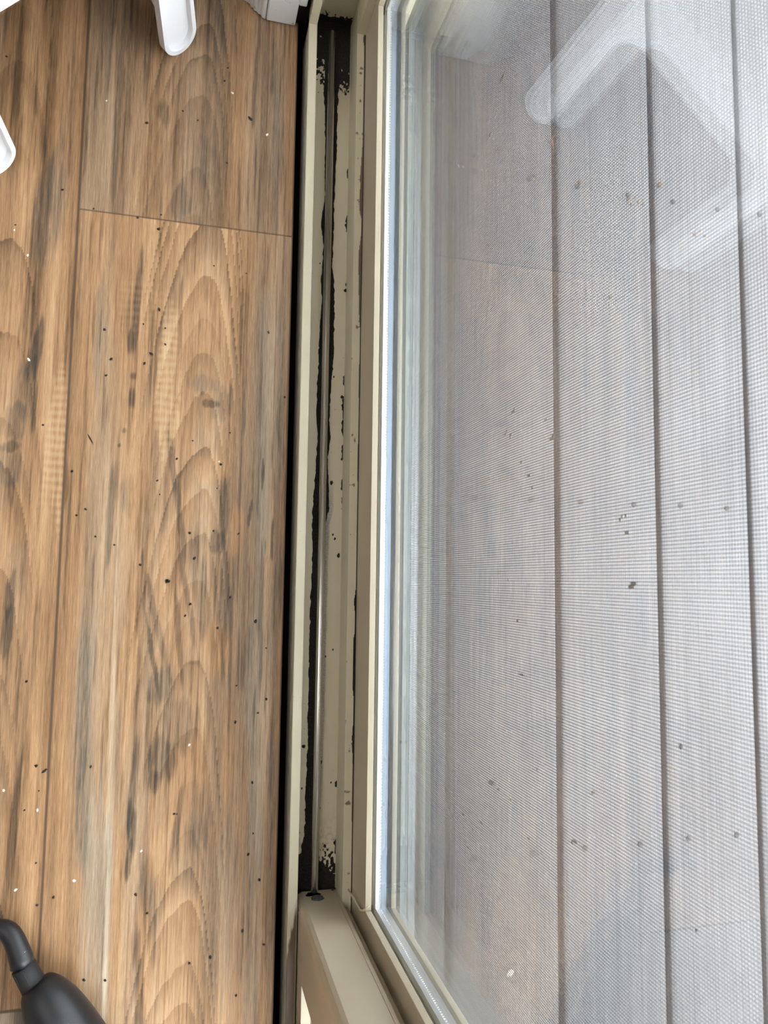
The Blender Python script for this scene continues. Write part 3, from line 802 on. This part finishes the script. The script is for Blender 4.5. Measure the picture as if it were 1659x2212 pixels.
def deck_board(a, b):
    bm = bmesh.new()
    r = 0.0025 if b - a > 0.03 else 0.001
    add_prism(bm, [(a, DZ - 0.035), (a, DZ - r), (a + r * 0.4, DZ - r * 0.6), (a + 1.6 * r, DZ - 0.15 * r), (a + 2.6 * r, DZ), (b - r, DZ), (b - r * 0.3, DZ - r * 0.3), (b, DZ - r), (b, DZ - 0.035)], 'y', -2.6, 3.0)
    return bm_obj('deck_board', bm, M['deck'], deck)


sb = bmesh.new()
bmesh.ops.create_cone(sb, cap_ends=True, segments=14, radius1=0.0040, radius2=0.0034, depth=0.0016)
add_box(sb, -0.0019, 0.0019, -0.0005, 0.0005, 0.0006, 0.0012)
add_box(sb, -0.0005, 0.0005, -0.0019, 0.0019, 0.0006, 0.0012)
smesh = bpy.data.meshes.new('screw'); sb.to_mesh(smesh); sb.free(); smesh.materials.append(M['screw'])
for bi, (a, b) in enumerate(bounds):
    o = deck_board(a, b)
    if b - a < 0.03 or a > 1.1: continue
    for row_y in (0.109, -0.327, 0.540, -0.763):
        for xx in ((a + 0.029, b - 0.034)):
            s = bpy.data.objects.new('screw', smesh); S.collection.objects.link(s)
            s.parent = o
            s.location = Vector((xx, row_y + 0.003 * math.sin(bi * 5 + xx * 90), DZ + 0.0003)) - origin(deck)
for i, yy in enumerate((-0.763, -0.327, 0.109, 0.540, 0.97)):
    box('joist', 0.31, 2.7, yy - 0.022, yy + 0.022, DZ - 0.115, DZ - 0.0355, M['deck'], deck)
tag(box('ground', -0.2, 6, -4, 5, -0.5, -0.40, M['void']), kind='structure')
g = bpy.data.objects['ground']
t = NT('soil'); g.data.materials[0] = t.fin((0.035, 0.030, 0.026), 0.95)

# ------------------------------------------------------------------ white step stool
T1 = np.array([-0.0285, 0.5945]); T2 = np.array([-0.2050, 0.4235])
mid = (T1 + T2) / 2
sv = (T1 - T2); SL = float(np.linalg.norm(sv)); sv = sv / SL
nv = np.array([-sv[1], sv[0]])
DEP = 0.215
ctr = mid + nv * DEP / 2
stool = empty('step_stool', (ctr[0], ctr[1], 0.0), math.atan2(sv[1], sv[0]))
tag(stool, 'white plastic step stool with rounded legs standing on the wood floor', 'stool', kind='thing')


def side_outline(half, top, legw=0.045, arch_z=0.170):
    p = []
    def arc(cx, cz, r, a0, a1, n=20):
        for k in range(n + 1):
            a = math.radians(a0 + (a1 - a0) * k / n); p.append((cx + r * math.cos(a), cz + r * math.sin(a)))
    w = legw / 2
    arc(-half + w, w, w, 180, 360)                     # left foot, round bottom
    arc(-half + legw + 0.030, arch_z - 0.030, 0.030, 180, 90)
    arc(half - legw - 0.030, arch_z - 0.030, 0.030, 90, 0)
    arc(half - w, w, w, 180, 360)
    p.append((half - 0.006, top)); p.append((-half + 0.006, top))
    return p


def stool_side(half, off, rot, name='leg_panel'):
    bm = bmesh.new()
    pts = side_outline(half, 0.208)
    fr = [bm.verts.new((x, 0, z)) for x, z in pts]
    f = bm.faces.new(fr)
    ext = bmesh.ops.extrude_face_region(bm, geom=[f])
    for v in ext['geom']:
        if isinstance(v, bmesh.types.BMVert): v.co.y += 0.009
    bmesh.ops.recalc_face_normals(bm, faces=bm.faces)
    front = [q for q in bm.faces if len(q.verts) > 20 and q.calc_center_median().y < 0.001][0]
    bmesh.ops.inset_region(bm, faces=[front], thickness=0.0050, depth=0.0)
    front = [q for q in bm.faces if len(q.verts) > 20 and q.calc_center_median().y < 0.001]
    front = min(front, key=lambda q: q.calc_area())
    bmesh.ops.inset_region(bm, faces=[front], thickness=0.0015, depth=-0.0055)
    lean = math.radians(-5.5)
    mt = Matrix.Rotation(rot, 4, 'Z') @ Matrix.Translation((0, -off, 0)) @ Matrix.Rotation(lean, 4, 'X')
    bmesh.ops.transform(bm, matrix=mt, verts=bm.verts)
    return bm_obj(name, bm, M['white_plastic'], stool, local=True)


hx = SL / 2 + 0.0215
stool_side(hx, DEP / 2 + 0.002, 0)
stool_side(hx, DEP / 2 + 0.002, math.pi)
stool_side(DEP / 2 - 0.016, hx - 0.004, math.pi / 2)
stool_side(DEP / 2 - 0.016, hx - 0.004, -math.pi / 2)
bm = bmesh.new()
pts = []
hy = DEP / 2 - 0.016; hx = hx - 0.018
for cx, cy, a0 in ((hx - 0.03, hy - 0.03, 0), (-hx + 0.03, hy - 0.03, 90), (-hx + 0.03, -hy + 0.03, 180), (hx - 0.03, -hy + 0.03, 270)):
    for k in range(9):
        a = math.radians(a0 + 90 * k / 8); pts.append((cx + 0.03 * math.cos(a), cy + 0.03 * math.sin(a)))
add_prism(bm, pts, 'z', 0.205, 0.228)
es = [e_ for e_ in bm.edges if all(abs(v.co.z - 0.228) < 1e-5 for v in e_.verts)]
bmesh.ops.bevel(bm, geom=es, offset=0.004, segments=3, affect='EDGES')
bm_obj('seat', bm, M['white_plastic'], stool, local=True)

# ------------------------------------------------------------------ black nozzle tool
tool = tag(empty('nozzle_tool', (-0.12, -0.42, 0.0)), 'black plastic cleaning tool with bulging body and bent narrow nozzle lying on the floor', 'tool', kind='thing')
pa = at(70, 2124, 0.030); pb = at(117, 2212, 0.032)
ax = Vector(pb - pa).normalized(); pa = Vector(pa)
bm = bmesh.new()
L_ = [(-0.003, 0.0110), (-0.002, 0.0140), (0.001, 0.0168), (0.006, 0.0195), (0.013, 0.0222), (0.022, 0.0250), (0.034, 0.0276), (0.048, 0.0298), (0.065, 0.0315), (0.09, 0.0325), (0.13, 0.0318), (0.17, 0.0290), (0.205, 0.0230), (0.225, 0.014), (0.231, 0.005)]
off = Vector((0.0050, 0.0020, 0.0030))
sweep(bm, [tuple(pa + off * min(1, (s_ + 0.02) / 0.04) + ax * (s_ + 0.004)) for s_, r_ in L_], [r_ for s_, r_ in L_], 48)
bm_obj('body', bm, M['black'], tool, smooth=True)
bm = bmesh.new()
cl = [(-0.0185, 0.0100), (-0.0180, 0.0108), (-0.010, 0.0110), (0.004, 0.0114), (0.008, 0.0114)]
sweep(bm, [tuple(pa + ax * s_) for s_, r_ in cl], [r_ for s_, r_ in cl], 40)
bm_obj('collar', bm, M['rubber'], tool, smooth=True)['label'] = 'ribbed black collar'
pn = pa + ax * -0.0198
q = [Vector(at(x, y, z)) for x, y, z in ((46, 2072, 0.029), (38, 2050, 0.027), (31, 2032, 0.025), (25, 2021, 0.024), (18, 2013, 0.023), (10, 2008, 0.022), (0, 2006, 0.021), (-14, 2006, 0.019), (-40, 2012, 0.015), (-100, 2030, 0.010))]
bm = bmesh.new()
sweep(bm, [tuple(pn)] + [tuple(p) for p in q], [0.0109, 0.0104, 0.0099, 0.0095, 0.0093, 0.0091, 0.0088, 0.0085, 0.0081, 0.0074, 0.0060], 40)
bm_obj('nozzle', bm, M['black'], tool, smooth=True)
up = Vector((0, 0, 1)); sd = ax.cross(up).normalized()
for sg in (-0.75, -0.1, 0.75):
    bm = bmesh.new()
    b0 = pa + up * 0.0107 * math.cos(sg) + sd * 0.0107 * math.sin(sg)
    sweep(bm, [tuple(b0 - ax * 0.016), tuple(b0 + ax * 0.002)], [0.0006, 0.0006], 8)
    bm_obj('rib', bm, M['black'], tool)

# ------------------------------------------------------------------ crumbs and bits
rng = random.Random(11)


def crumb_mesh(name, rx, ry, rz, seed):
    r = random.Random(seed)
    bm = bmesh.new()
    bmesh.ops.create_icosphere(bm, subdivisions=2, radius=1)
    for v in bm.verts:
        k = 1 + 0.28 * r.uniform(-1, 1)
        v.co = Vector((v.co.x * rx * k, v.co.y * ry * k, (v.co.z + 0.6) * rz * k))
    me = bpy.data.meshes.new(name); bm.to_mesh(me); bm.free()
    return me


def crumb(name, px, py, z, rx, ry, mat, label, cat, group, rz=None, hgt=0.5):
    me = crumb_mesh(name, rx, ry, min(rx, ry) * hgt, rng.randint(0, 9999))
    me.materials.append(mat)
    o = bpy.data.objects.new(name, me); S.collection.objects.link(o)
    o.location = at(px, py, z)
    o.rotation_euler = (0, 0, rng.uniform(0, 3) if rz is None else rz)
    tag(o, label, cat, group, 'thing')
    return o


big = [(541, 257, 0.0030, 0.0016, 'black flake on the upper plank near the door track', -0.7),
       (326, 764, 0.0026, 0.0013, 'black flake on the lower plank beside its dark knot streak', -0.5),
       (344, 669, 0.0022, 0.0012, 'black flake just below the plank end joint', 1.9),
       (362, 1255, 0.0026, 0.0019, 'largest black crumb in the middle of the lower plank', 0.2),
       (343, 495, 0.0019, 0.0015, 'black crumb just above the plank end joint', 0.2),
       (195, 948, 0.0062, 0.0007, 'thin dark splinter lying on the long plank joint', -1.05),
       (96, 1665, 0.0030, 0.0013, 'dark brown flake on the left plank', 0.6)]
for px, py, a, b, lb, rz in big:
    crumb('dirt_flake', px, py, 0, a, b, M['crumb'], lb, 'crumb', None, rz)
small = [(348, 464), (427, 260), (395, 240), (297, 470), (462, 574), (357, 709), (357, 744), (461, 1147), (247, 1177), (206, 1159), (515, 1153), (477, 1003), (497, 935), (416, 952), (382, 991), (469, 1055),
         (93, 918), (155, 1018), (165, 1113), (240, 776), (229, 811), (226, 712), (135, 410), (33, 486), (14, 122), (485, 175), (490, 352), (492, 147), (317, 266), (532, 591), (202, 451), (411, 1305), (470, 1356),
         (57, 1472), (78, 1654), (511, 1481), (557, 1540), (547, 1800), (575, 1510), (454, 2067), (409, 2080), (318, 1972), (227, 2117), (293, 1932), (181, 2117), (196, 1656), (382, 1758), (552, 1342), (508, 1560),
         (376, 1758), (80, 1955), (53, 1750), (84, 1708), (116, 1938), (78, 1864), (185, 1100), (340, 1038), (345, 1068), (410, 1151), (497, 1290), (400, 1330), (303, 1220), (580, 718), (615, 858), (575, 1400),
         (524, 2010), (570, 2040), (510, 2150), (560, 1900), (310, 700), (312, 785), (420, 1206), (536, 1845), (545, 1690)]
for px, py in small:
    s = rng.uniform(0.0007, 0.0013)
    crumb('dirt_crumb', px, py, 0, s * rng.uniform(1, 1.6), s, M['crumb'], 'tiny black crumb scattered on the wood-look floor', 'crumb', 'tiny black crumbs on the wood floor')
for px, py in [(502, 201), (577, 291), (62, 777), (34, 1922), (160, 1902), (305, 1838), (409, 1609), (473, 997), (60, 552), (31, 497), (230, 218), (81, 1750), (22, 1995), (8, 1707)]:
    s = rng.uniform(0.0007, 0.0012)
    crumb('white_crumb', px, py, 0, s * 1.5, s, M['chip'], 'tiny white crumb scattered on the wood-look floor', 'crumb', 'tiny white crumbs on the wood floor')
for px, py, s in [(716, 1043, 0.0020), (719, 1155, 0.0012), (723, 1164, 0.0014), (731, 1200, 0.0020), (703, 1418, 0.001), (719, 1403, 0.001), (652, 1344, 0.0012), (656, 1612, 0.0024), (692, 1647, 0.002), (690, 1746, 0.0014),
                  (652, 1703, 0.0010), (715, 1690, 0.0010), (746, 628, 0.0026), (739, 858, 0.0024), (721, 814, 0.001), (748, 615, 0.0016), (691, 569, 0.0008)]:
    crumb('track_crumb', px, py, CZ, s * 1.3 if s < 0.0022 else s * 0.8, s * 0.8, M['crumb'], 'black dirt crumb lying in the cream sliding track', 'crumb', 'black crumbs in the sliding track', 1.4)
for px, py in [(378, 22)]:
    pass
crumb('paint_chip', 1101, 2101, DZ, 0.0046, 0.0034, M['chip'], 'white paint chip on the grey deck board nearest the door', 'chip', None, 0.6)
for k, (px, py, s) in enumerate([(1356, 433, 0.0034), (1363, 443, 0.0026), (1378, 437, 0.0026), (1388, 441, 0.0022), (1387, 432, 0.0016), (1372, 428, 0.0014), (1287, 453, 0.0016)]):
    crumb('husk', px, py, DZ, s, s * 0.45, M['tan'], 'small tan husk in the cluster beside the second deck gap', 'husk', 'tan husks on the middle deck board')
crumb('bark_chip', 1424, 400, DZ, 0.0044, 0.0030, M['tan'], 'brown bark chip lying right beside the second deck gap', 'bark chip', None, 1.1)
for px, py, s in [(1251, 394, 0.0026), (1152, 379, 0.0018), (1470, 1612, 0.0026), (1281, 1712, 0.0022), (1021, 348, 0.0024), (1318, 643, 0.0016), (1077, 322, 0.002), (1079, 1237, 0.0022), (1046, 1038, 0.0022), (1177, 1939, 0.0016),
                  (1504, 2010, 0.0016), (1023, 1853, 0.0018), (1500, 506, 0.0026), (1522, 510, 0.0022), (1512, 498, 0.0018)]:
    crumb('deck_crumb', px, py, DZ, s * 1.2, s, M['crumb'] if px in (1470, 1504) else M['tan'], 'small brown dirt crumb scattered on the grey deck boards', 'crumb', 'dirt crumbs on the deck boards')
# dry orange leaf stalk caught in the first gap
lf = tag(empty('dry_leaf', tuple(at(1194, 300, DZ))), 'dry orange leaf scrap caught in the first deck gap', 'leaf', kind='thing')
bm = bmesh.new()
sweep(bm, [tuple(at(1196, 322, DZ + 0.001)), tuple(at(1193, 312, DZ + 0.003)), tuple(at(1192, 303, DZ + 0.003)), tuple(at(1192, 297, DZ + 0.002))], [0.0004, 0.0016, 0.0020, 0.0005], 8, 0.4)
bm_obj('blade', bm, M['leaf'], lf, smooth=True)
bm = bmesh.new()
sweep(bm, [tuple(at(1192, 300, DZ + 0.003)), tuple(at(1197, 293, DZ + 0.004)), tuple(at(1201, 287, DZ + 0.004))], [0.0006, 0.0005, 0.0003], 6)
bm_obj('stalk', bm, M['leaf'], lf, smooth=True)

bpy.context.view_layer.update()
